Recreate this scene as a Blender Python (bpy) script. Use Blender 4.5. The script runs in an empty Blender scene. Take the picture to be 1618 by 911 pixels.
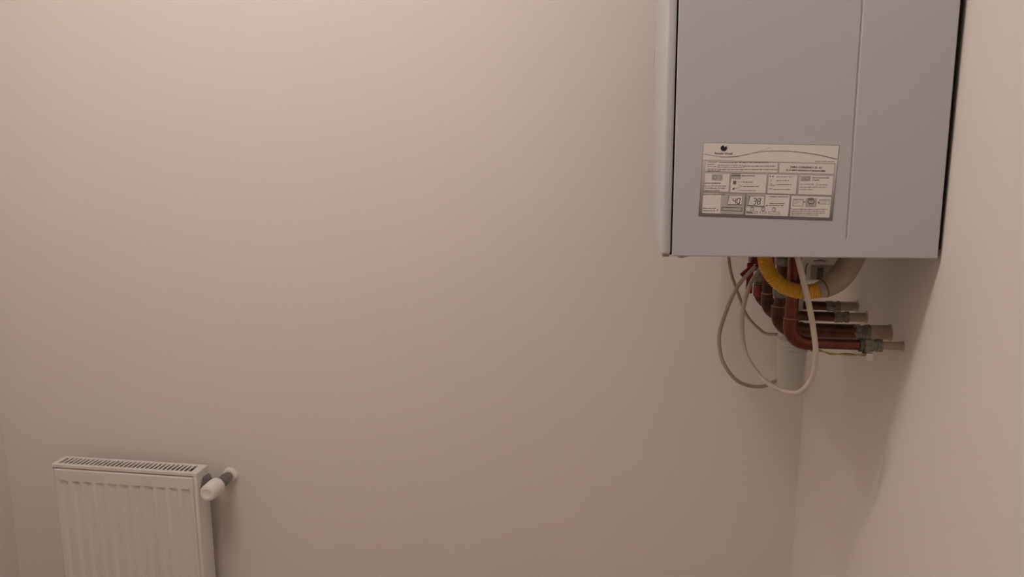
import bpy, bmesh, math, random
from mathutils import Vector, Matrix

random.seed(7)
S = bpy.context.scene
C = S.collection
R = math.radians

# ------------------------------------------------------------------ camera
cam_d = bpy.data.cameras.new('camera')
cam = bpy.data.objects.new('camera', cam_d); C.objects.link(cam)
cam_d.sensor_width = 36.0; cam_d.lens = 1199.68 / 1618 * 36.0
cam_d.clip_start = 0.01
rt = Vector((0.98976, 0.14271, 0.001816)); up = Vector((-0.02686, 0.17375, 0.98442)); fw = Vector((-0.14017, 0.97439, -0.17581))
M4 = Matrix((( rt.x, up.x, -fw.x, 0), (rt.y, up.y, -fw.y, 0), (rt.z, up.z, -fw.z, 1.56), (0, 0, 0, 1)))
cam.matrix_world = M4
S.camera = cam

# ------------------------------------------------------------------ world, lamps, exposure
w = bpy.data.worlds.new('world'); S.world = w; w.use_nodes = True
w.node_tree.nodes['Background'].inputs[0].default_value = (0.02, 0.02, 0.02, 1)
w.node_tree.nodes['Background'].inputs[1].default_value = 0.1
S.view_settings.view_transform = 'Standard'; S.view_settings.look = 'None'
S.view_settings.gamma = 1.0; S.view_settings.use_curve_mapping = False
S.view_settings.exposure = 0.02
def bulb(name, loc, watt, size):
    l = bpy.data.lights.new(name, 'POINT'); l.energy = watt; l.shadow_soft_size = size
    l.color = (1.0, 0.915, 0.90)
    o = bpy.data.objects.new(name, l); C.objects.link(o); o.location = loc
    return o
bulb('ceiling_bulb', (-0.600, 0.575, 2.54), 9.8, 0.020)     # two bulbs of the ceiling lamp, above the frame
bulb('ceiling_bulb', (-0.92, 0.66, 2.54), 8.4, 0.020)

# ------------------------------------------------------------------ materials
MATS = {}
def mat(name, col, rough=0.5, metal=0.0, spec=0.5, noise=None, bump=None, nscale=60, bscale=200, coat=0.0, trans=0.0):
    m = bpy.data.materials.new(name); m.use_nodes = True
    nt = m.node_tree; b = nt.nodes['Principled BSDF']
    b.inputs['Base Color'].default_value = (*col, 1); b.inputs['Roughness'].default_value = rough
    b.inputs['Metallic'].default_value = metal; b.inputs['Specular IOR Level'].default_value = spec
    if coat: b.inputs['Coat Weight'].default_value = coat
    tc = nt.nodes.new('ShaderNodeTexCoord')
    if noise:
        n = nt.nodes.new('ShaderNodeTexNoise'); n.inputs['Scale'].default_value = nscale; n.inputs['Detail'].default_value = 5
        r = nt.nodes.new('ShaderNodeValToRGB')
        r.color_ramp.elements[0].position = 0.32; r.color_ramp.elements[1].position = 0.68
        r.color_ramp.elements[0].color = (*noise, 1); r.color_ramp.elements[1].color = (*col, 1)
        nt.links.new(tc.outputs['Object'], n.inputs['Vector']); nt.links.new(n.outputs['Fac'], r.inputs['Fac'])
        nt.links.new(r.outputs['Color'], b.inputs['Base Color'])
    if bump:
        n2 = nt.nodes.new('ShaderNodeTexNoise'); n2.inputs['Scale'].default_value = bscale; n2.inputs['Detail'].default_value = 4
        bp = nt.nodes.new('ShaderNodeBump'); bp.inputs['Strength'].default_value = bump; bp.inputs['Distance'].default_value = 0.001
        nt.links.new(tc.outputs['Object'], n2.inputs['Vector']); nt.links.new(n2.outputs['Fac'], bp.inputs['Height'])
        nt.links.new(bp.outputs['Normal'], b.inputs['Normal'])
    MATS[name] = m
    return m
WALLC = (0.85, 0.782, 0.715)
mat('wall_paint', WALLC, 0.62, spec=0.25, noise=(0.84, 0.77, 0.70), nscale=2.2, bump=0.25, bscale=140)
mat('plaster', (0.66, 0.56, 0.47), 0.9, spec=0.1, noise=(0.52, 0.42, 0.33), nscale=60, bump=0.8, bscale=120)
mat('ceiling_paint', (0.90, 0.87, 0.83), 0.8, spec=0.2, bump=0.2)
mat('floor_tile', (0.62, 0.54, 0.47), 0.45, noise=(0.56, 0.48, 0.41), nscale=8)
mat('boiler_white', (0.57, 0.57, 0.58), 0.38, spec=0.45, noise=(0.56, 0.56, 0.57), nscale=5, bump=0.04, bscale=300)
mat('cover_white', (0.60, 0.595, 0.60), 0.45, spec=0.4, noise=(0.59, 0.585, 0.59), nscale=5, bump=0.04, bscale=300)
mat('boiler_trim', (0.36, 0.27, 0.25), 0.5)
mat('seam_shade_black', (0.006, 0.005, 0.005), 0.8, spec=0.1)  # near-black that paints the shade in the cover seam
mat('gap_shade_dark', (0.02, 0.012, 0.010), 0.8, spec=0.1)  # shade of the gap behind the boiler, put into the colour
mat('zinc', (0.50, 0.49, 0.46), 0.38, metal=0.85, noise=(0.36, 0.35, 0.32), nscale=80, bump=0.1)
mat('nickel', (0.27, 0.26, 0.265), 0.28, metal=0.9)
mat('grey_fitting', (0.30, 0.28, 0.24), 0.45, metal=0.55, noise=(0.16, 0.145, 0.12), nscale=140, bump=0.3, bscale=260)
mat('copper', (0.17, 0.058, 0.038), 0.30, metal=0.85, noise=(0.12, 0.038, 0.026), nscale=70, bump=0.12, bscale=150)
mat('copper_dark', (0.12, 0.052, 0.034), 0.40, metal=0.75, noise=(0.06, 0.027, 0.02), nscale=60, bump=0.15, bscale=150)
mat('solder', (0.30, 0.20, 0.15), 0.4, metal=0.6)
mat('red_paint', (0.30, 0.006, 0.014), 0.42, noise=(0.20, 0.005, 0.014), nscale=70)
mat('maroon_plastic', (0.18, 0.006, 0.028), 0.45)
mat('yellow_plastic', (0.84, 0.48, 0.055), 0.45, noise=(0.76, 0.42, 0.045), nscale=30)
mat('hose_sleeve', (0.37, 0.275, 0.205), 0.55, noise=(0.33, 0.24, 0.175), nscale=40)
mat('white_hose', (0.66, 0.56, 0.46), 0.45, noise=(0.60, 0.50, 0.40), nscale=60)
mat('beige_cable', (0.50, 0.39, 0.30), 0.5, noise=(0.44, 0.34, 0.26), nscale=60)
mat('white_plastic', (0.86, 0.81, 0.75), 0.4)
mat('siphon_plastic', (0.66, 0.64, 0.58), 0.35)
mat('grey_plastic', (0.40, 0.35, 0.28), 0.5)
mat('dark_grey_plastic', (0.10, 0.09, 0.075), 0.5)
mat('pex', (0.50, 0.40, 0.31), 0.5, noise=(0.40, 0.31, 0.23), nscale=60)
mat('wire_yellow', (0.50, 0.36, 0.05), 0.5)
mat('wire_green', (0.08, 0.14, 0.03), 0.5)
mat('radiator_enamel', (0.79, 0.745, 0.69), 0.30, spec=0.5)
mat('radiator_shade', (0.03, 0.024, 0.026), 0.7)  # inner shade of the radiator, painted as near-black
mat('label_paper', (0.84, 0.795, 0.745), 0.40)
mat('label_ink', (0.018, 0.015, 0.020), 0.5)
mat('label_ink_soft', (0.19, 0.165, 0.17), 0.5)
mat('label_panel_grey', (0.52, 0.485, 0.47), 0.5)
mat('chip_brown', (0.16, 0.10, 0.07), 0.7)
# label frame: printed grey that deepens towards the lower edge (a print, in the label's own coordinates)
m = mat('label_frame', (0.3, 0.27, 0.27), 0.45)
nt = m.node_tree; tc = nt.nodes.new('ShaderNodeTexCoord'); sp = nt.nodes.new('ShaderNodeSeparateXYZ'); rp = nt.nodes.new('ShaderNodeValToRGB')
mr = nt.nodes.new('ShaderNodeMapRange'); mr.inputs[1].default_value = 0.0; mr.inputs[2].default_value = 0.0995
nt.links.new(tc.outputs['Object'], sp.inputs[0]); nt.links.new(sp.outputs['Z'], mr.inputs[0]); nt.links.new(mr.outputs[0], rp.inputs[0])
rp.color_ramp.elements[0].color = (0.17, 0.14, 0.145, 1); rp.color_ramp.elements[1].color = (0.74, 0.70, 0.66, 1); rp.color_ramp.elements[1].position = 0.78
nt.links.new(rp.outputs[0], nt.nodes['Principled BSDF'].inputs['Base Color'])

# ------------------------------------------------------------------ helpers
def link(name, me, material, parent=None, smooth=False):
    if smooth:
        for p in me.polygons: p.use_smooth = True
    if material: me.materials.append(MATS[material])
    o = bpy.data.objects.new(name, me); C.objects.link(o)
    if parent: o.parent = parent
    return o
def obj(name, bm, material, parent=None, smooth=False):
    me = bpy.data.meshes.new(name); bmesh.ops.recalc_face_normals(bm, faces=bm.faces[:]); bm.to_mesh(me); bm.free()
    return link(name, me, material, parent, smooth)
def tag(o, label=None, cat=None, group=None, kind=None):
    if label: o['label'] = label
    if cat: o['category'] = cat
    if group: o['group'] = group
    if kind: o['kind'] = kind
    return o
def thing(name, loc, label, cat, group=None, rot=(0, 0, 0)):
    o = bpy.data.objects.new(name, None); C.objects.link(o); o.location = loc; o.rotation_euler = rot
    o.empty_display_size = 0.05
    return tag(o, label, cat, group)
def box(bm, x0, y0, z0, x1, y1, z1, bev=0.0, seg=2):
    r = bmesh.ops.create_cube(bm, size=1.0)
    vs = r['verts']
    for v in vs:
        v.co = Vector(((x0 + x1) / 2 + v.co.x * (x1 - x0), (y0 + y1) / 2 + v.co.y * (y1 - y0), (z0 + z1) / 2 + v.co.z * (z1 - z0)))
    if bev:
        es = list({e for v in vs for e in v.link_edges})
        bmesh.ops.bevel(bm, geom=es, offset=bev, segments=seg, affect='EDGES', profile=0.5)
    return bm
def bx(*a, **k): return box(bmesh.new(), *a, **k)
def frame_at(t):
    t = t.normalized(); a = Vector((0, 0, 1)) if abs(t.z) < 0.9 else Vector((1, 0, 0))
    n = t.cross(a).normalized(); return n, t.cross(n).normalized()
def spline(pts, n=10):
    P = [Vector(p) for p in pts]; P = [2 * P[0] - P[1]] + P + [2 * P[-1] - P[-2]]
    out = []
    for i in range(1, len(P) - 2):
        a, b, c, d = P[i - 1:i + 3]
        for k in range(n):
            t = k / n
            out.append(0.5 * ((2 * b) + (c - a) * t + (2 * a - 5 * b + 4 * c - d) * t * t + (3 * b - a - 3 * c + d) * t ** 3))
    out.append(P[-2]); return out
def tube(bm, path, rad, seg=14, caps=True):
    path = [Vector(p) for p in path]; n = len(path); rings = []
    t0 = (path[1] - path[0]).normalized(); u, v = frame_at(t0)
    for i, p in enumerate(path):
        t = (path[min(i + 1, n - 1)] - path[max(i - 1, 0)]).normalized()
        u = (u - t * u.dot(t)).normalized(); v = t.cross(u)
        r = rad(i / (n - 1)) if callable(rad) else rad
        rings.append([bm.verts.new(p + (u * math.cos(2 * math.pi * k / seg) + v * math.sin(2 * math.pi * k / seg)) * r) for k in range(seg)])
    for a, b in zip(rings, rings[1:]):
        for k in range(seg): bm.faces.new((a[k], a[(k + 1) % seg], b[(k + 1) % seg], b[k]))
    if caps:
        bm.faces.new(rings[0][::-1]); bm.faces.new(rings[-1])
    return bm
def lathe(bm, origin, axis, prof, seg=24, hexa=False):
    """prof: list of (distance along axis, radius)"""
    o = Vector(origin); t = Vector(axis).normalized(); u, v = frame_at(t); rings = []
    for d, r in prof:
        rings.append([bm.verts.new(o + t * d + (u * math.cos(2 * math.pi * k / seg) + v * math.sin(2 * math.pi * k / seg)) * r) for k in range(seg)])
    for a, b in zip(rings, rings[1:]):
        for k in range(seg): bm.faces.new((a[k], a[(k + 1) % seg], b[(k + 1) % seg], b[k]))
    bm.faces.new(rings[0][::-1]); bm.faces.new(rings[-1])
    return bm
def shade_auto(o, ang=35):
    for p in o.data.polygons: p.use_smooth = True
    try: o.data.set_sharp_from_angle(angle=R(ang))
    except Exception: pass
    return o

# ------------------------------------------------------------------ room shell
XL, XR, YB, YF, ZC = -1.645, 0.4234, 1.7422, -1.7, 2.68
T = 0.12
def struct(name, bm, material, label):
    o = obj(name, bm, material); return tag(o, label, 'wall' if 'wall' in name else name, kind='structure')
struct('wall_back', bx(XL - T, YB, 0, XR + T, YB + T, ZC), 'wall_paint', 'plain beige painted wall behind the radiator')
wall_right = struct('wall_right', bx(XR, YF, 0, XR + T, YB, ZC), 'wall_paint', 'plain beige painted wall carrying the white boiler')
struct('wall_left', bx(XL - T, YF, 0, XL, YB, ZC), 'wall_paint', 'plain beige painted wall at the left edge')
struct('wall_front', bx(XL - T, YF - T, 0, XR + T, YF, ZC), 'wall_paint', 'plain beige painted wall behind the viewer')
struct('floor', bx(XL - T, YF - T, -T, XR + T, YB + T, 0), 'floor_tile', 'beige floor of the small room')
struct('ceiling', bx(XL - T, YF - T, ZC, XR + T, YB + T, ZC + T), 'ceiling_paint', 'pale flat ceiling of the small room')

# ------------------------------------------------------------------ boiler
BX, BY, BZ = XR - 0.005, 1.0725, 1.4222
BD, BW, BH = 0.3621, 0.4291, 0.745
boiler = thing('wall_boiler', (BX, BY, BZ), 'white metal wall boiler hung in the corner with an instruction sticker', 'boiler', rot=(0, R(-0.64), 0))
SX = -BD + 0.0135          # rear of the front cover (seam)
# casing: near side sheet carries a long pressed groove
bm = bmesh.new()
xs = [SX + 0.0013, SX + 0.0026, -0.1188, -0.1178, -0.1172, -0.1146, -0.0015, 0.0]
zs = [0.0, 0.0016, 0.0228, 0.0262, BH - 0.05, BH - 0.045, BH - 0.0016, BH]
def dep(i, j):
    d = 0.0
    if i in (0, 7) or j in (0, 7): d = 0.0016
    if i in (3, 4) and j in (3, 4): d = 0.0017
    return d
grid = [[bm.verts.new((x, dep(i, j), z)) for i, x in enumerate(xs)] for j, z in enumerate(zs)]
for j in range(len(zs) - 1):
    for i in range(len(xs) - 1):
        bm.faces.new((grid[j][i], grid[j][i + 1], grid[j + 1][i + 1], grid[j + 1][i]))
# remaining faces of the casing box
far = {}
for (i, j) in ((0, 0), (7, 0), (7, 7), (0, 7)): far[(i, j)] = bm.verts.new((xs[i], BW - 0.001, zs[j]))
bm.faces.new((far[(0, 0)], far[(0, 7)], far[(7, 7)], far[(7, 0)]))
bm.faces.new([grid[0][i] for i in range(8)][::-1] + [far[(0, 0)], far[(7, 0)]])
bm.faces.new([grid[7][i] for i in range(8)] + [far[(7, 7)], far[(0, 7)]])
bm.faces.new([grid[j][0] for j in range(8)] + [far[(0, 7)], far[(0, 0)]])
bm.faces.new([grid[j][7] for j in range(8)][::-1] + [far[(7, 0)], far[(7, 7)]])
obj('casing', bm, 'boiler_white', boiler)
# front cover with rounded long edges
cov = obj('front_cover', bx(-BD, -0.0005, 0.002, SX - 0.0006, BW + 0.0005, BH, bev=0.0045, seg=4), 'cover_white', boiler, True)
shade_auto(cov, 50)
obj('seam_shade_strip', bx(SX - 0.003, 0.003, 0.002, SX + 0.004, BW - 0.003, BH - 0.004), 'seam_shade_black', boiler)  # added strip behind the open seam, coloured black as its shade
tr = obj('cover_foot', bx(-BD + 0.0015, 0.002, -0.0012, SX - 0.0015, 0.022, 0.0045, bev=0.0015), 'boiler_trim', boiler)
tr['label'] = 'brownish end strip under the front cover'
obj('gap_shade_plate', bx(0.0, 0.006, 0.012, 0.0045, BW - 0.006, BH - 0.01), 'gap_shade_dark', boiler)  # plate added in the wall gap, its dark colour painting the shadow there
s = obj('screw', lathe(bmesh.new(), (-0.3335, 0.012, 0.001), (0, 0, -1), [(0, 0.0048), (0.0022, 0.0056), (0.0034, 0.0050), (0.0046, 0.0030), (0.005, 0.001)], 18), 'zinc', boiler, True)
s2 = obj('screw', lathe(bmesh.new(), (-0.3265, 0.012, 0.001), (0, 0, -1), [(0, 0.002), (0.003, 0.002), (0.0035, 0.0012)], 12), 'zinc', boiler, True)
for z, h in ((0.300, 0.030), (0.229, 0.007), (0.181, 0.006)):
    obj('paint_chip', bx(-BD - 0.0002, BW - 0.012, z, -BD + 0.0006, BW - 0.0085, z + h, bev=0.0002), 'chip_brown', boiler)

# ---- instruction label on the near side of the casing
LW, LH = 175.5, 99.6          # millimetres
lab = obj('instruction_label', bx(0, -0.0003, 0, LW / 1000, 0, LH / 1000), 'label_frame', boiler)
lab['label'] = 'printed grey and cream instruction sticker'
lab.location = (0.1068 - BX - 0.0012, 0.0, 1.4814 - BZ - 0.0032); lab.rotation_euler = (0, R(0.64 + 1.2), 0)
LAY = {'panel': 0.00042, 'panel2': 0.00052, 'ink': 0.00064}
def poly_mesh(bm, pts, y):
    vs = [bm.verts.new((x / 1000, -y, z / 1000)) for x, z in pts]
    try: return bm.faces.new(vs)
    except ValueError: return None
def rect_pts(x0, z0, x1, z1): return [(x0, z0), (x1, z0), (x1, z1), (x0, z1)]
def stroke(bm, pts, wd, y, closed=False):
    n = len(pts); wf = wd if callable(wd) else (lambda t: wd)
    L, Rr = [], []
    for i, (x, z) in enumerate(pts):
        if closed: a, b = pts[i - 1], pts[(i + 1) % n]
        else: a, b = pts[max(i - 1, 0)], pts[min(i + 1, n - 1)]
        dx, dz = b[0] - a[0], b[1] - a[1]; l = math.hypot(dx, dz) or 1; h = wf(i / max(n - 1, 1)) / 2
        L.append((x - dz / l * h, z + dx / l * h)); Rr.append((x + dz / l * h, z - dx / l * h))
    for i in range(n if closed else n - 1):
        j = (i + 1) % n
        poly_mesh(bm, [L[i], Rr[i], Rr[j], L[j]], y)
def outline(bm, x0, z0, x1, z1, wd, y):
    h = wd / 2
    for r in ((x0 - h, z0 - h, x1 + h, z0 + h), (x0 - h, z1 - h, x1 + h, z1 + h), (x0 - h, z0, x0 + h, z1), (x1 - h, z0, x1 + h, z1)):
        poly_mesh(bm, rect_pts(*r), y)
def circ(cx, cz, r, n=24, a0=0, a1=360): return [(cx + r * math.cos(R(a0 + (a1 - a0) * k / n)), cz + r * math.sin(R(a0 + (a1 - a0) * k / n))) for k in range(n + (a1 - a0 < 360))]
def U(zx, zz):      # from a survey of the sticker (units of its own drawing) to millimetres
    t = (zz - 75) / 760.0
    for _ in range(6):
        xl, xr = 150 - 50 * t, 1545 - 80 * t; u = (zx - xl) / (xr - xl)
        t = (zz - (75 + 25 * u)) / ((830 + 45 * u) - (75 + 25 * u))
    return (u * LW, (1 - t) * LH)
def UR(x0, y0, x1, y1):
    a = U(x0, (y0 + y1) / 2)[0]; b = U(x1, (y0 + y1) / 2)[0]; c = U((x0 + x1) / 2, y1)[1]; d = U((x0 + x1) / 2, y0)[1]
    return a, c, b, d
def panel(x0, y0, x1, y1, m='label_paper', lay='panel', name='printed_panel'):
    b = bmesh.new(); poly_mesh(b, rect_pts(*UR(x0, y0, x1, y1)), LAY[lay]); return obj(name, b, m, lab)
b = bmesh.new(); poly_mesh(b, rect_pts(0.5, U(800, 262)[1], LW - 0.5, LH - 0.5), 0.00042); obj('printed_panel', b, 'label_paper', lab)
for a in ((166, 268, 920, 374), (932, 282, 1492, 388), (160, 386, 420, 576), (432, 392, 802, 588), (817, 396, 1112, 597), (1132, 404, 1474, 606),
          (140, 594, 575, 805), (592, 604, 1033, 824), (1047, 620, 1450, 838)):
    panel(*a)
panel(330, 600, 572, 803, 'label_panel_grey', 'panel2'); panel(594, 606, 790, 735, 'label_panel_grey', 'panel2')
panel(238, 396, 350, 462, 'label_panel_grey', 'panel2', 'printed_icon'); panel(445, 392, 537, 442, 'label_panel_grey', 'panel2', 'printed_icon')
panel(1150, 414, 1252, 466, 'label_panel_grey', 'panel2', 'printed_icon'); panel(1200, 642, 1310, 736, 'label_panel_grey', 'panel2', 'printed_icon')
panel(1070, 648, 1180, 728, 'label_panel_grey', 'panel2', 'printed_icon'); panel(1335, 656, 1442, 706, 'label_panel_grey', 'panel2', 'printed_icon')
panel(1080, 662, 1170, 720, 'label_paper', 'ink', 'printed_icon'); panel(1343, 664, 1434, 700, 'label_paper', 'ink', 'printed_icon')
IK = LAY['ink']
soft = bmesh.new(); hard = bmesh.new()
for a in ((166, 268, 920, 374), (932, 282, 1492, 388)): outline(soft, *UR(*a), 0.35, IK)
for a in ((160, 386, 420, 576), (432, 392, 802, 588), (817, 396, 1112, 597), (1132, 404, 1474, 606), (140, 594, 575, 805), (592, 604, 1033, 824), (1047, 620, 1450, 838)):
    outline(soft, *UR(*a), 0.28, IK)
outline(hard, 0.15, 0.15, LW - 0.15, LH - 0.15, 0.3, IK)
# header waves
wav = [U(*p) for p in ((152, 190), (250, 209), (330, 219), (400, 222), (470, 219), (540, 207), (620, 192), (720, 173), (830, 161), (930, 158), (1060, 163), (1200, 178), (1350, 203), (1518, 242))]
sm = [(v.x, v.y) for v in spline([(x, z, 0) for x, z in wav], 6)]
stroke(hard, sm, lambda t: 0.42 + 0.40 * max(0, (t - 0.55) / 0.45) + (0.28 if 0.15 < t < 0.36 else 0), IK)
wav2 = [U(*p) for p in ((470, 222), (560, 206), (650, 186), (740, 160), (850, 126))]
stroke(soft, [(v.x, v.y) for v in spline([(x, z, 0) for x, z in wav2], 6)], 0.25, IK)
# unreadable print: rows of word marks
def words(bm, x0, x1, y, hgt, wmin=14, wmax=46, gap=7):
    x = x0
    while x < x1 - 4:
        wd = min(random.uniform(wmin, wmax), x1 - x)
        xx = x
        while xx < x + wd:
            cw = random.uniform(3.5, 6.5); hh = hgt * random.choice((0.55, 0.6, 0.75, 1.0))
            a, c, bb, d = UR(xx, y - hh / 2, min(xx + cw, x + wd + 1), y + hh / 2 * 0.9)
            poly_mesh(bm, rect_pts(a, c, bb, d), IK); xx += cw + 2.0
        x += wd + gap
for (x0, x1, y) in ((200, 290, 274), (310, 830, 277), (190, 275, 298), (300, 560, 305), (560, 905, 314), (190, 280, 320), (300, 575, 325), (190, 300, 345), (305, 910, 349), (195, 330, 362)):
    words(soft, x0, x1, y, 11)
words(soft, 1300, 1410, 264, 11); words(soft, 1425, 1495, 266, 11)
words(hard, 165, 328, 489, 12); words(soft, 165, 392, 518, 12); words(soft, 165, 380, 540, 12); words(soft, 163, 320, 565, 12)
words(hard, 550, 680, 413, 10, 60, 120); words(soft, 560, 662, 478, 11); words(soft, 560, 722, 522, 11); words(soft, 555, 692, 565, 11)
words(soft, 910, 1070, 422, 11); words(soft, 905, 1032, 461, 11); words(soft, 905, 1056, 503, 11); words(soft, 870, 1042, 552, 11)
words(hard, 1270, 1436, 433, 11, 60, 160); words(hard, 1270, 1340, 456, 11, 60, 90)
words(soft, 1145, 1285, 498, 11); words(soft, 1340, 1420, 504, 11); words(soft, 1143, 1415, 528, 11); words(soft, 1140, 1282, 553, 11)
words(hard, 150, 370, 605, 11, 60, 110); words(hard, 145, 286, 748, 10); words(hard, 141, 272, 773, 10)
words(hard, 832, 1028, 628, 11, 60, 120); words(hard, 835, 985, 699, 10); words(hard, 832, 970, 719, 10)
for k, xe in enumerate((1415, 1400, 1395, 1330)): words(soft, 1070 if k == 0 else 1052, xe, 757 + 20 * k, 11)
words(soft, 1082, 1175, 655, 7); words(soft, 1345, 1440, 660, 7)
# arrows, icons
for (cx, cy) in ((300, 768), (808, 720), (1190, 682), (1332, 688)):
    poly_mesh(hard, [U(cx - 8, cy - 8), U(cx + 9, cy), U(cx - 8, cy + 8)], IK)
poly_mesh(hard, [U(1048, 744), U(1062, 748), U(1048, 757)], IK)
def ring(bm, cx, cy, r, wd):
    x, z = U(cx, cy); stroke(bm, circ(x, z, r), wd, IK, True)
for (cx, cy) in ((655, 752), (769, 754), (880, 758)):
    ring(hard, cx, cy, 2.3, 0.55); x, z = U(cx, cy); poly_mesh(hard, rect_pts(x - 0.25, z - 0.2, x + 0.25, z + 2.2), IK)
ring(soft, 272, 430, 2.6, 0.5); ring(soft, 1222, 438, 2.4, 0.5)
stroke(soft, [U(1165, 460), U(1183, 425), U(1200, 460)], 0.6, IK, True)
stroke(soft, [U(325, 412), U(340, 428), U(325, 446)], 0.5, IK)
stroke(soft, [U(1302, 510), U(1316, 480), U(1330, 510)], 0.5, IK, True)
outline(hard, *UR(343, 740, 550, 774), 0.6, IK)
for a in ((597, 780, 710, 800), (735, 782, 797, 802), (820, 784, 935, 806)): outline(soft, *UR(*a), 0.5, IK)
poly_mesh(hard, rect_pts(*UR(600, 787, 660, 794)), IK)
outline(soft, *UR(445, 392, 537, 442), 0.4, IK); poly_mesh(hard, rect_pts(*UR(452, 408, 532, 414)), IK)
outline(hard, *UR(462, 468, 488, 496), 0.7, IK); poly_mesh(soft, rect_pts(*UR(466, 472, 484, 492)), IK)
poly_mesh(hard, [U(452, 556), U(462, 538), U(478, 534), (U(470, 546)), U(466, 556)], IK); stroke(hard, [U(470, 540), U(498, 540)], 0.4, IK)
for a in (((512, 478), (548, 478)), ((512, 502), (545, 520)), ((500, 540), (545, 522)), ((512, 560), (548, 562))): stroke(soft, [U(*a[0]), U(*a[1])], 0.35, IK)
for (cx, cy) in ((842, 419), (870, 420)): poly_mesh(hard, [U(cx - 7, cy + 2), U(cx + 1, cy - 12), U(cx + 7, cy), U(cx, cy + 10)], IK)
stroke(soft, [U(846, 452), U(858, 460), U(848, 470)], 0.5, IK); stroke(soft, [U(838, 500), U(852, 482), U(862, 500)], 0.5, IK, True)
words(soft, 832, 890, 512, 9); words(soft, 826, 862, 546, 9)
# pressure drawing
x0, z0 = U(1255, 650); stroke(hard, [(x0 + 3.4 * math.cos(R(a)), z0 + 1.1 * math.sin(R(a))) for a in range(0, 360, 20)], 0.9, IK, True)
stroke(hard, [U(1230, 662), U(1222, 680), U(1236, 698), U(1272, 700), U(1288, 680), U(1282, 662)], 0.8, IK)
stroke(soft, [U(1236, 702), U(1240, 722), U(1270, 724), U(1276, 702)], 0.7, IK)
for sx in (1205, 1305): stroke(soft, [U(sx, 660), U(sx, 725)], 0.4, IK)
# liquid-crystal readings
def seven(bm, ch, x, z, wd, h, st):
    seg = {'4': 'bcfg', '0': 'abcdef', '3': 'abcdg', '8': 'abcdefg'}[ch]; sk = h * 0.06
    P = {'a': ((0, h), (wd, h)), 'b': ((wd, h), (wd, h / 2)), 'c': ((wd, h / 2), (wd, 0)), 'd': ((0, 0), (wd, 0)), 'e': ((0, 0), (0, h / 2)), 'f': ((0, h / 2), (0, h)), 'g': ((0, h / 2), (wd, h / 2))}
    for s in seg:
        (ax, az), (bx_, bz) = P[s]; dx, dz = bx_ - ax, bz - az; l = math.hypot(dx, dz); i = st * 0.28
        ax += dx / l * i; az += dz / l * i; bx_ -= dx / l * i; bz -= dz / l * i
        stroke(bm, [(x + ax + sk * az / h, z + az), (x + bx_ + sk * bz / h, z + bz)], st, IK)
dig = bmesh.new()
for (scr, txt, x0) in (((418, 618, 400, 705, 548, 712, 552, 618), '40', 455), ((632, 622, 612, 718, 776, 726, 782, 622), '38', 665)):
    b = bmesh.new(); pts = [U(scr[k], scr[k + 1]) for k in (0, 2, 4, 6)]; poly_mesh(b, pts, 0.00058)
    sc = obj('printed_display', b, 'label_paper', lab)
    stroke(hard, pts[:3], 0.95, IK); stroke(soft, [pts[2], pts[3], pts[0]], 0.45, IK)
    xx, zz = U(x0, 703 if txt == '38' else 699)
    for k, ch in enumerate(txt): seven(dig, ch, xx + k * 5.4, zz, 3.5, 7.4, 1.05)
words(soft, 432, 442, 638, 12); words(soft, 640, 652, 690, 12); words(soft, 745, 757, 645, 8); words(soft, 530, 540, 642, 8)
for (txt, x0) in (('04', 1090), ('03', 1355)):
    xx, zz = U(x0, 698)
    for k, ch in enumerate(txt): seven(soft, ch, xx + k * 3.6, zz, 2.2, 3.8, 0.4)
obj('printed_digits', dig, 'label_ink', lab); obj('printed_lines', soft, 'label_ink_soft', lab); obj('printed_lines', hard, 'label_ink', lab)
# emblem: dark ball with a bright notch, and lettering
b = bmesh.new(); cx, cz = U(363, 133)
pts = [(cx + 4.3 * math.cos(R(a)), cz + 3.9 * math.sin(R(a))) for a in range(125, 361 + 55, 8)]
pts += [(cx + 1.2, cz + 0.6), (cx + 0.5, cz + 1.9), (cx - 0.6, cz + 4.0)]
mid = b.verts.new((cx / 1000, -IK, (cz - 0.4) / 1000)); vs = [b.verts.new((x / 1000, -IK, z / 1000)) for x, z in pts]
for k in range(len(vs)): b.faces.new((mid, vs[k], vs[(k + 1) % len(vs)]))
obj('emblem', b, 'label_ink', lab)
def text(body, x, z, size, width, m, bold=0.0):
    cu = bpy.data.curves.new('lettering', 'FONT'); cu.body = body; cu.size = size; cu.offset = bold; cu.resolution_u = 2; cu.align_x = 'CENTER'
    t = bpy.data.objects.new('t', cu); C.objects.link(t)
    me = bpy.data.meshes.new_from_object(t); bpy.data.objects.remove(t)
    xs_ = [v.co.x for v in me.vertices]; k = width / (max(xs_) - min(xs_))
    for v in me.vertices: v.co = Vector(((x + v.co.x * k) / 1000, -IK, (z + v.co.y) / 1000))
    me.materials.clear()
    return link('printed_lettering', me, m, lab)
x, z = U(358, 195); text('Saunier Duval', x, z, 3.7, 23.5, 'label_ink', 0.07)
x, z = U(1207, 334); text('SEMIA CONDENS F 25 -A1', x, z, 3.3, 40.5, 'label_ink', 0.06)
x, z = U(1200, 366); text('21-H-MKV-0020094147-0020095888', x, z, 3.1, 50.5, 'label_ink', 0.06)

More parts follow.
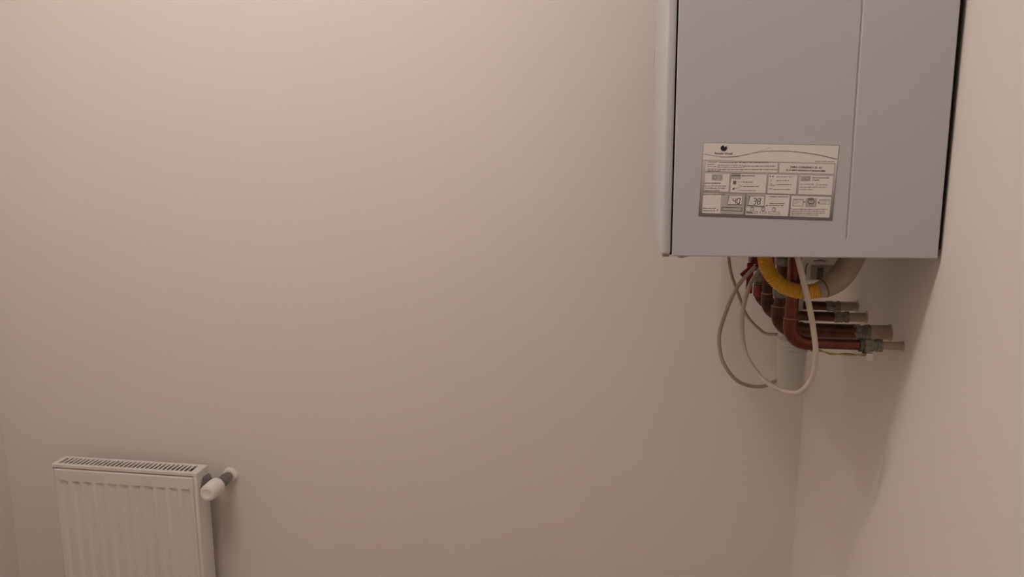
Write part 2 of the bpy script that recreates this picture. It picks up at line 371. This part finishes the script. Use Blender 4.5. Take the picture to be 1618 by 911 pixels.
# ------------------------------------------------------------------ copper pipes under the boiler
PX = 0.2570
PZ = BZ + 0.03
PIPES = [  # y, z of run, riser radius, run radius, vertical x, stub radius, material, label
    (1.178, 1.2755, 0.0098, 0.0082, 0.2595, 0.0062, 'copper', 'nearest copper pipe, its elbow lowest beside the white trap'),
    (1.238, 1.2820, 0.0095, 0.0118, 0.2545, 0.0115, 'copper_dark', 'thick dark copper pipe, second nearest, ending in a broad wall stub'),
    (1.356, 1.2810, 0.0090, 0.0085, 0.2560, 0.0080, 'copper_dark', 'dark copper pipe third from the front, behind the thick one'),
    (1.412, 1.2890, 0.0100, 0.0080, 0.2530, 0.0085, 'copper_dark', 'farthest and highest dark copper pipe, below the red valve'),
]
for k, (py, pz, rr, rh, px, rs, cm, lb) in enumerate(PIPES):
    t = thing('copper_pipe', (px, py, pz), lb, 'pipe', 'copper pipes under the boiler')
    def loc(x, y, z, px=px, py=py, pz=pz): return Vector((x - px, y - py, z - pz))
    rb = 0.026
    top = 1.4235 if k < 2 else (1.372 if k == 2 else 1.3255)
    shade_auto(obj('riser', tube(bmesh.new(), [loc(px, py, pz + rb - 0.004), loc(px, py, top)], rr, 20), cm, t))
    arc = [loc(px + rb - rb * math.cos(a), py, pz + rb - rb * math.sin(a)) for a in [math.pi / 2 * q / 10 for q in range(11)]]
    el = [loc(px, py, pz + rb + 0.012)] + arc + [loc(px + rb + 0.012, py, pz)]
    re = max(rr, rh) + 0.0013
    elb = shade_auto(obj('elbow', tube(bmesh.new(), el, re, 20), cm, t))
    obj('solder_ring', lathe(bmesh.new(), loc(px, py, pz + rb + 0.0115), (0, 0, 1), [(0, rr + 0.0002), (0, re + 0.0004), (0.0012, re + 0.0002), (0.0022, rr)], 20), 'solder', elb, True)
    nx0, nx1 = (0.3660, 0.3935) if k < 2 else (0.3690, 0.3945)
    shade_auto(obj('run', tube(bmesh.new(), [loc(px + rb + 0.004, py, pz), loc(nx0 + 0.004, py, pz)], rh, 20), cm, t))
    rn = rh + (0.0022 if k != 1 else 0.001)
    nut = obj('compression_nut', lathe(bmesh.new(), loc(nx0, py, pz), (1, 0, 0), [(0, rn * 0.86), (0.0015, rn), (0.013, rn), (0.0145, rn * 0.9)], 6), 'grey_fitting', t)
    shade_auto(obj('compression_sleeve', lathe(bmesh.new(), loc(nx0 + 0.0145, py, pz), (1, 0, 0), [(0, rn * 0.82), (0.004, rn * 0.82), (0.0045, rn * 0.95), (nx1 - nx0 - 0.0155, rn * 0.95), (nx1 - nx0 - 0.0145, rn * 0.7)], 20), 'grey_fitting', nut))
    shade_auto(obj('wall_stub', tube(bmesh.new(), [loc(nx1 - 0.001, py, pz), loc(XR + 0.01, py, pz + 0.001)], rs, 18), 'pex', t))
    if k == 1:
        for zz in (1.334, 1.385):
            obj('union_nut', lathe(bmesh.new(), loc(px, py, zz), (0, 0, 1), [(0, 0.0105), (0.0015, 0.0125), (0.012, 0.0125), (0.0135, 0.0105)], 6), 'grey_fitting', t)
    # rough plaster where the pipe enters the wall: a lumpy low mound, piece of the wall
    b = bmesh.new(); rg = []
    for j, (dr, dh) in enumerate(((1.35, 0.0), (1.2, 0.0010), (1.05, 0.0016), (0.8, 0.002))):
        rg.append([b.verts.new((XR - dh * random.uniform(0.6, 1.3) if j else XR + 0.001, py + rs * dr * random.uniform(0.85, 1.2) * math.cos(2 * math.pi * q / 18), pz + rs * dr * random.uniform(0.85, 1.2) * math.sin(2 * math.pi * q / 18))) for q in range(18)])
    for a_, b_ in zip(rg, rg[1:]):
        for q in range(18): b.faces.new((a_[q], a_[(q + 1) % 18], b_[(q + 1) % 18], b_[q]))
    b.faces.new(rg[-1])
    obj('plaster_patch', b, 'plaster', wall_right, True)

# earth clamp and its two-colour wire on the nearest pipe
ec = thing('earth_wire', (0.372, 1.178, 1.2755), 'thin yellow-green earth wire clamped under the nearest copper pipe', 'wire')
def EL(*p): return Vector(p) - Vector((0.372, 1.178, 1.2755))
shade_auto(obj('clamp_ring', lathe(bmesh.new(), EL(0.3600, 1.178, 1.2755), (1, 0, 0), [(0, 0.0084), (0, 0.0104), (0.005, 0.0104), (0.005, 0.0084)], 20), 'dark_grey_plastic', ec))
obj('clamp_block', bx(*EL(0.3700, 1.171, 1.2535), *EL(0.3800, 1.181, 1.2640), bev=0.0012), 'white_plastic', ec)
obj('clamp_screw', lathe(bmesh.new(), EL(0.3680, 1.1755, 1.2665), (0, 0, -1), [(0, 0.0028), (0.006, 0.0028), (0.007, 0.0018)], 10), 'dark_grey_plastic', ec)
wp = spline([EL(0.289, 1.171, 1.2655), EL(0.306, 1.170, 1.2650), EL(0.324, 1.168, 1.2628), EL(0.3467, 1.167, 1.2618), EL(0.3690, 1.172, 1.2632)], 8)
obj('wire_strand', tube(bmesh.new(), wp, 0.0012, 8), 'wire_yellow', ec, True)
wp2 = [p + Vector((0.0, 0.0012, 0.0020 * math.sin(i * 0.35))) for i, p in enumerate(wp)]
obj('wire_strand', tube(bmesh.new(), wp2, 0.0009, 8), 'wire_green', ec, True)

# ------------------------------------------------------------------ red valves
v1 = thing('isolating_valve', (0.2530, 1.412, 1.302), 'red capped valve on the farthest copper pipe', 'valve', 'red valves under the boiler')
def VL(*p): return Vector(p) - Vector((0.2530, 1.412, 1.302))
shade_auto(obj('red_cap', lathe(bmesh.new(), VL(0.2530, 1.412, 1.3035), (0, 0, 1), [(0, 0.0104), (0.001, 0.0116), (0.020, 0.0116), (0.0225, 0.0100)], 20), 'red_paint', v1))
obj('valve_body', lathe(bmesh.new(), VL(0.2530, 1.412, 1.325), (0, 0, 1), [(0, 0.008), (0.004, 0.009), (0.006, 0.012), (0.018, 0.012), (0.022, 0.009), (0.05, 0.009), (0.05, 0.012), (0.098, 0.012)], 8), 'grey_fitting', v1)
b = bmesh.new(); box(b, -0.028, -0.010, -0.004, 0.006, -0.004, 0.004, bev=0.0012)
lv = obj('lever', b, 'red_paint', v1); lv.location = VL(0.2440, 1.408, 1.3600); lv.rotation_euler = (0, R(-40), 0)
v2 = thing('isolating_valve', (0.2440, 1.352, 1.372), 'maroon block valve with a hanging red tab, left of the yellow hose', 'valve', 'red valves under the boiler')
def WL(*p): return Vector(p) - Vector((0.2440, 1.352, 1.372))
obj('valve_body', box(bx(*WL(0.222, 1.338, 1.372), *WL(0.262, 1.366, 1.4225), bev=0.003), *WL(0.2155, 1.342, 1.385), *WL(0.224, 1.362, 1.401), bev=0.002), 'maroon_plastic', v2)
shade_auto(obj('valve_spout', lathe(bmesh.new(), WL(0.2520, 1.352, 1.374), (0.05, 0, -1), [(0, 0.013), (0.012, 0.0135), (0.013, 0.0105), (0.028, 0.0105), (0.029, 0.009)], 18), 'maroon_plastic', v2))
obj('hanging_tab', bx(*WL(0.2165, 1.336, 1.3215), *WL(0.2275, 1.342, 1.3745), bev=0.0015), 'red_paint', v2)
b = bmesh.new(); box(b, -0.022, -0.004, -0.0055, 0.004, 0.004, 0.0055, bev=0.0015)
lv = obj('lever', b, 'red_paint', v2); lv.location = WL(0.2240, 1.334, 1.3660); lv.rotation_euler = (0, R(-42), 0)

# ------------------------------------------------------------------ yellow corrugated hose and its grey-beige sleeve
hp = spline([(0.2092, 1.150, 1.4225), (0.2112, 1.150, 1.4050), (0.2165, 1.150, 1.3905), (0.2265, 1.149, 1.3770), (0.2400, 1.148, 1.3665), (0.2570, 1.147, 1.3610), (0.2745, 1.147, 1.3602), (0.2935, 1.150, 1.3630)], 72)
hose = thing('gas_hose', (0.2092, 1.150, 1.4225), 'yellow corrugated hose curving below the boiler into a beige sleeve', 'hose')
ho = Vector((0.2092, 1.150, 1.4225))
hl = [p - ho for p in hp]; ln = sum((a - b).length for a, b in zip(hl, hl[1:])); NC = ln / 0.0028
b = tube(bmesh.new(), hl, lambda t: 0.0101 + 0.0012 * math.sin(2 * math.pi * NC * t), 22)
obj('corrugated_tube', b, 'yellow_plastic', hose, True)
sp_ = [p - ho for p in spline([(0.2880, 1.150, 1.3620), (0.3020, 1.152, 1.3675), (0.3160, 1.154, 1.3790), (0.3270, 1.156, 1.3940), (0.3400, 1.158, 1.4225)], 10)]
slv = obj('sleeve', tube(bmesh.new(), sp_, lambda t: 0.0118 + 0.0055 * min(1, t * 2.2), 22), 'hose_sleeve', hose, True)
obj('sleeve_clip', lathe(bmesh.new(), sp_[6], sp_[7] - sp_[5], [(0, 0.0128), (0, 0.0142), (0.0022, 0.0142), (0.0022, 0.0128)], 22), 'dark_grey_plastic', slv)

# ------------------------------------------------------------------ white connection box between the pipes and the wall
cb = thing('connection_box', (0.300, 1.215, 1.366), 'small white plastic box with a dark slot under the boiler', 'box')
def CL(*p): return Vector(p) - Vector((0.300, 1.215, 1.366))
obj('housing', bx(*CL(0.2745, 1.200, 1.3665), *CL(0.3270, 1.240, 1.4235), bev=0.003), 'white_plastic', cb)
obj('recess', bx(*CL(0.2885, 1.1985, 1.3695), *CL(0.3235, 1.2015, 1.3925), bev=0.001), 'grey_plastic', cb)
obj('slot', bx(*CL(0.2975, 1.1972, 1.3705), *CL(0.3065, 1.2000, 1.3885), bev=0.0008), 'dark_grey_plastic', cb)
obj('wire_bow', tube(bmesh.new(), [CL(*p) for p in spline([(0.2815, 1.1995, 1.3790), (0.2800, 1.1965, 1.3845), (0.2810, 1.1970, 1.3905), (0.2830, 1.1995, 1.3945)], 6)], 0.0009, 8), 'chip_brown', cb, True)
obj('wire_bow', tube(bmesh.new(), [CL(*p) for p in spline([(0.2920, 1.1995, 1.3985), (0.2975, 1.1965, 1.4000), (0.3030, 1.1965, 1.4000), (0.3090, 1.1995, 1.3985)], 6)], 0.0009, 8), 'chip_brown', cb, True)

# ------------------------------------------------------------------ condensate trap
tx, ty = 0.3105, 1.385
tr_ = thing('condensate_trap', (tx, ty, 1.142), 'whitish plastic condensate cup hanging behind the lowest copper elbow', 'trap')
shade_auto(obj('cup', lathe(bmesh.new(), (0, 0, 0), (0, 0, 1), [(0, 0.0205), (0.0015, 0.0222), (0.004, 0.0228), (0.064, 0.0246), (0.068, 0.0248)], 32), 'siphon_plastic', tr_))
cp = bmesh.new(); lathe(cp, (0, 0, 0.068), (0, 0, 1), [(0, 0.0250), (0.001, 0.0266), (0.004, 0.0266), (0.005, 0.0256), (0.007, 0.0256), (0.008, 0.0266), (0.011, 0.0266), (0.012, 0.0256), (0.014, 0.0256), (0.015, 0.0264), (0.022, 0.0255), (0.026, 0.018)], 32)
shade_auto(obj('screw_cap', cp, 'siphon_plastic', tr_))
shade_auto(obj('neck', tube(bmesh.new(), [(0, 0, 0.09), (0, 0, BZ + 0.001 - 1.142)], 0.0135, 18), 'siphon_plastic', tr_))

# ------------------------------------------------------------------ hanging cables and hose loop
def cable(name, pts, rad, m, label, cat):
    o = Vector(pts[0]); b = tube(bmesh.new(), [p - o for p in spline(pts, 10)], rad, 12)
    c = obj(name, b, m, None, True); c.location = o; return tag(c, label, cat)
cable('cable', [(0.1970, 1.44, 1.4225), (0.1984, 1.44, 1.3774), (0.2033, 1.432, 1.3434), (0.2162, 1.43, 1.3081), (0.2341, 1.42, 1.2653), (0.2563, 1.41, 1.2420), (0.2690, 1.402, 1.2358), (0.2860, 1.396, 1.2370)], 0.0028, 'beige_cable',
      'thin beige cable hanging leftmost from the boiler to the back of the elbows', 'cable')
cable('cable', [(0.2275, 1.323, 1.3715), (0.2102, 1.325, 1.3493), (0.1985, 1.332, 1.3277), (0.1854, 1.34, 1.2877), (0.1776, 1.35, 1.2474), (0.1790, 1.35, 1.2186), (0.1869, 1.35, 1.1921), (0.2084, 1.36, 1.1620), (0.2328, 1.37, 1.1470), (0.2624, 1.38, 1.1429), (0.2890, 1.388, 1.1530)], 0.0034, 'beige_cable',
      'beige cable looping down from the maroon valve to the foot of the white cup', 'cable')
loop = [(0.2330, 1.300, 1.3745), (0.2258, 1.290, 1.3650), (0.2125, 1.270, 1.3495), (0.2034, 1.260, 1.3227), (0.1992, 1.25, 1.2982), (0.1993, 1.24, 1.2689), (0.2064, 1.23, 1.2369), (0.2242, 1.21, 1.2118), (0.2434, 1.18, 1.2022), (0.2629, 1.16, 1.2013), (0.2768, 1.15, 1.2092), (0.2866, 1.14, 1.2334), (0.2871, 1.13, 1.2700), (0.2795, 1.125, 1.3108), (0.2698, 1.12, 1.3470), (0.2608, 1.12, 1.3782), (0.2475, 1.12, 1.4235)]
cable('drain_hose', loop, lambda t: 0.0034 + 0.0008 * t, 'white_hose', 'pale drain hose in a long loop in front of the copper pipes and yellow hose', 'hose')

# ------------------------------------------------------------------ panel radiator
RX0, RX1, RY0, RY1, RZ1, RH = -1.4305, -1.0305, 1.6490, 1.7040, 0.7730, 0.60
RZ0 = RZ1 - RH
rad = thing('panel_radiator', (RX0, RY0, RZ0), 'white steel panel radiator with slotted top grille low on the wall', 'radiator')
def RL(x, y, z): return Vector((x - RX0, y - RY0, z - RZ0))
# ribbed front sheet
g0, gp = -1.3985, 0.0336
xs = [RX0 + 0.004, RX0 + 0.0065]
gi = []
for k in range(11):
    c = g0 + gp * k
    for dx, d in ((-0.0115, 0), (-0.0060, 1), (0.0060, 1), (0.0115, 0)):
        gi.append((len(xs), d)); xs.append(c + dx)
xs += [RX1 - 0.0125, RX1 - 0.0105]
deep = {i: d for i, d in gi}
zt = RZ1 - 0.0105
zs = [RZ0, RZ0 + 0.004, RZ0 + 0.038, RZ0 + 0.046, RZ1 - 0.0440, RZ1 - 0.0430, zt - 0.005, zt - 0.0015, zt]
bm = bmesh.new(); grid = []
for j, z in enumerate(zs):
    row = []
    for i, x in enumerate(xs):
        y = RY0
        if deep.get(i) and 3 <= j <= 4: y += 0.0058
        if j in (0, 8): y += 0.007
        if j in (7,): y += 0.0022
        if i in (0, len(xs) - 1): y += 0.0025
        row.append(bm.verts.new(RL(x, y, z)))
    grid.append(row)
for j in range(len(zs) - 1):
    for i in range(len(xs) - 1): bm.faces.new((grid[j][i], grid[j][i + 1], grid[j + 1][i + 1], grid[j + 1][i]))
shade_auto(obj('front_panel', bm, 'radiator_enamel', rad), 28)
obj('convector_shade', bx(*RL(RX0 + 0.008, RY0 + 0.009, RZ0 + 0.02), *RL(RX1 - 0.0105, RY1 - 0.004, RZ1 - 0.0125)), 'radiator_shade', rad)  # plain block for the convector, shade under the slots painted into its colour
obj('back_plate', bx(*RL(RX0 + 0.003, RY1 - 0.003, RZ0 + 0.01), *RL(RX1 - 0.003, RY1 - 0.001, RZ1 - 0.005)), 'radiator_enamel', rad)
# side covers: folded sheet with rounded front edge
for name, xa, xb in (('side_cover', RX1 - 0.0095, RX1), ('side_cover', RX0, RX0 + 0.0035)):
    shade_auto(obj(name, bx(*RL(xa, RY0 + 0.0005, RZ0), *RL(xb, RY1, RZ1 - 0.0085), bev=0.0016, seg=3), 'radiator_enamel', rad), 40)
# top grille: frame and bars around open slots
gx0, gx1, gy0, gy1 = RX0 - 0.001, RX1 + 0.001, RY0 + 0.0005, RY1 + 0.001
sy0, sy1 = gy0 + 0.011, gy1 - 0.010; sx0, sx1 = RX0 + 0.012, RX1 - 0.020
NS = 31; pit = (sx1 - sx0) / NS
z0, z1 = RZ1 - 0.0025, RZ1
gr = obj('top_grille', box(box(box(bx(*RL(gx0, gy0, RZ1 - 0.0085), *RL(gx1, sy0, z1), bev=0.0012), *RL(gx0, sy1, RZ1 - 0.0085), *RL(gx1, gy1, z1), bev=0.0012),
     *RL(gx0, sy0 - 0.001, RZ1 - 0.0085), *RL(sx0, sy1 + 0.001, z1)), *RL(sx1, sy0 - 0.001, RZ1 - 0.0085), *RL(gx1, sy1 + 0.001, z1)), 'radiator_enamel', rad)
bar = None
for k in range(1, NS):
    c = sx0 + pit * k
    if bar is None:
        bm_ = bx(-0.0025, sy0 - 0.002 - RY0, z0 - RZ0, 0.0025, sy1 + 0.002 - RY0, z1 - 0.0003 - RZ0)
        me = bpy.data.meshes.new('grille_bar'); bm_.to_mesh(me); bm_.free(); me.materials.append(MATS['radiator_enamel'])
        bar = me
    o = bpy.data.objects.new('grille_bar', bar); C.objects.link(o); o.parent = gr; o.location = (c - RX0, 0, 0)
# valve on the right end
VX, VY, VZ = -0.9920, 1.6860, 0.7325
vb = shade_auto(obj('valve_body', lathe(lathe(bmesh.new(), RL(RX1 + 0.012, VY, VZ), (1, 0, 0), [(0, 0.0095), (0.0215, 0.0095), (0.030, 0.012), (0.038, 0.011)], 20), RL(VX, VY - 0.012, VZ), (0, 1, 0), [(0, 0.0125), (0.026, 0.0125)], 20), 'nickel', rad))
vb['label'] = 'nickel valve body on the right end of the radiator'
obj('union_nut', lathe(bmesh.new(), RL(RX1 + 0.0005, VY, VZ), (1, 0, 0), [(0, 0.0215), (0.0015, 0.0235), (0.007, 0.0235), (0.0105, 0.016), (0.013, 0.013)], 6), 'nickel', vb)
obj('wall_nut', lathe(bmesh.new(), RL(VX + 0.001, VY + 0.014, VZ), (0, 1, 0), [(0, 0.0130), (0.002, 0.0150), (0.018, 0.0150), (0.020, 0.0130), (0.036, 0.0125), (0.040, 0.0125)], 6), 'nickel', vb)
cap = shade_auto(obj('valve_cap', lathe(bmesh.new(), RL(VX, VY - 0.010, VZ), (0, -1, 0), [(0, 0.0180), (0.002, 0.0212), (0.012, 0.0220), (0.044, 0.0206), (0.049, 0.0180), (0.0505, 0.012), (0.0495, 0.0105), (0.0485, 0.004)], 28), 'white_plastic', rad), 40)
cap['label'] = 'white cap of the radiator valve'
esc = shade_auto(obj('wall_rosette', lathe(bmesh.new(), RL(VX + 0.001, YB - 0.0005, VZ), (0, -1, 0), [(0, 0.0205), (0.003, 0.0200), (0.006, 0.018), (0.010, 0.0165), (0.0105, 0.013)], 24), 'white_plastic', rad))
for xx in (RX0 + 0.08, RX1 - 0.08):
    obj('wall_bracket', bx(*RL(xx - 0.012, RY1 - 0.002, RZ0 + 0.06), *RL(xx + 0.012, YB, RZ1 - 0.08)), 'radiator_enamel', rad)
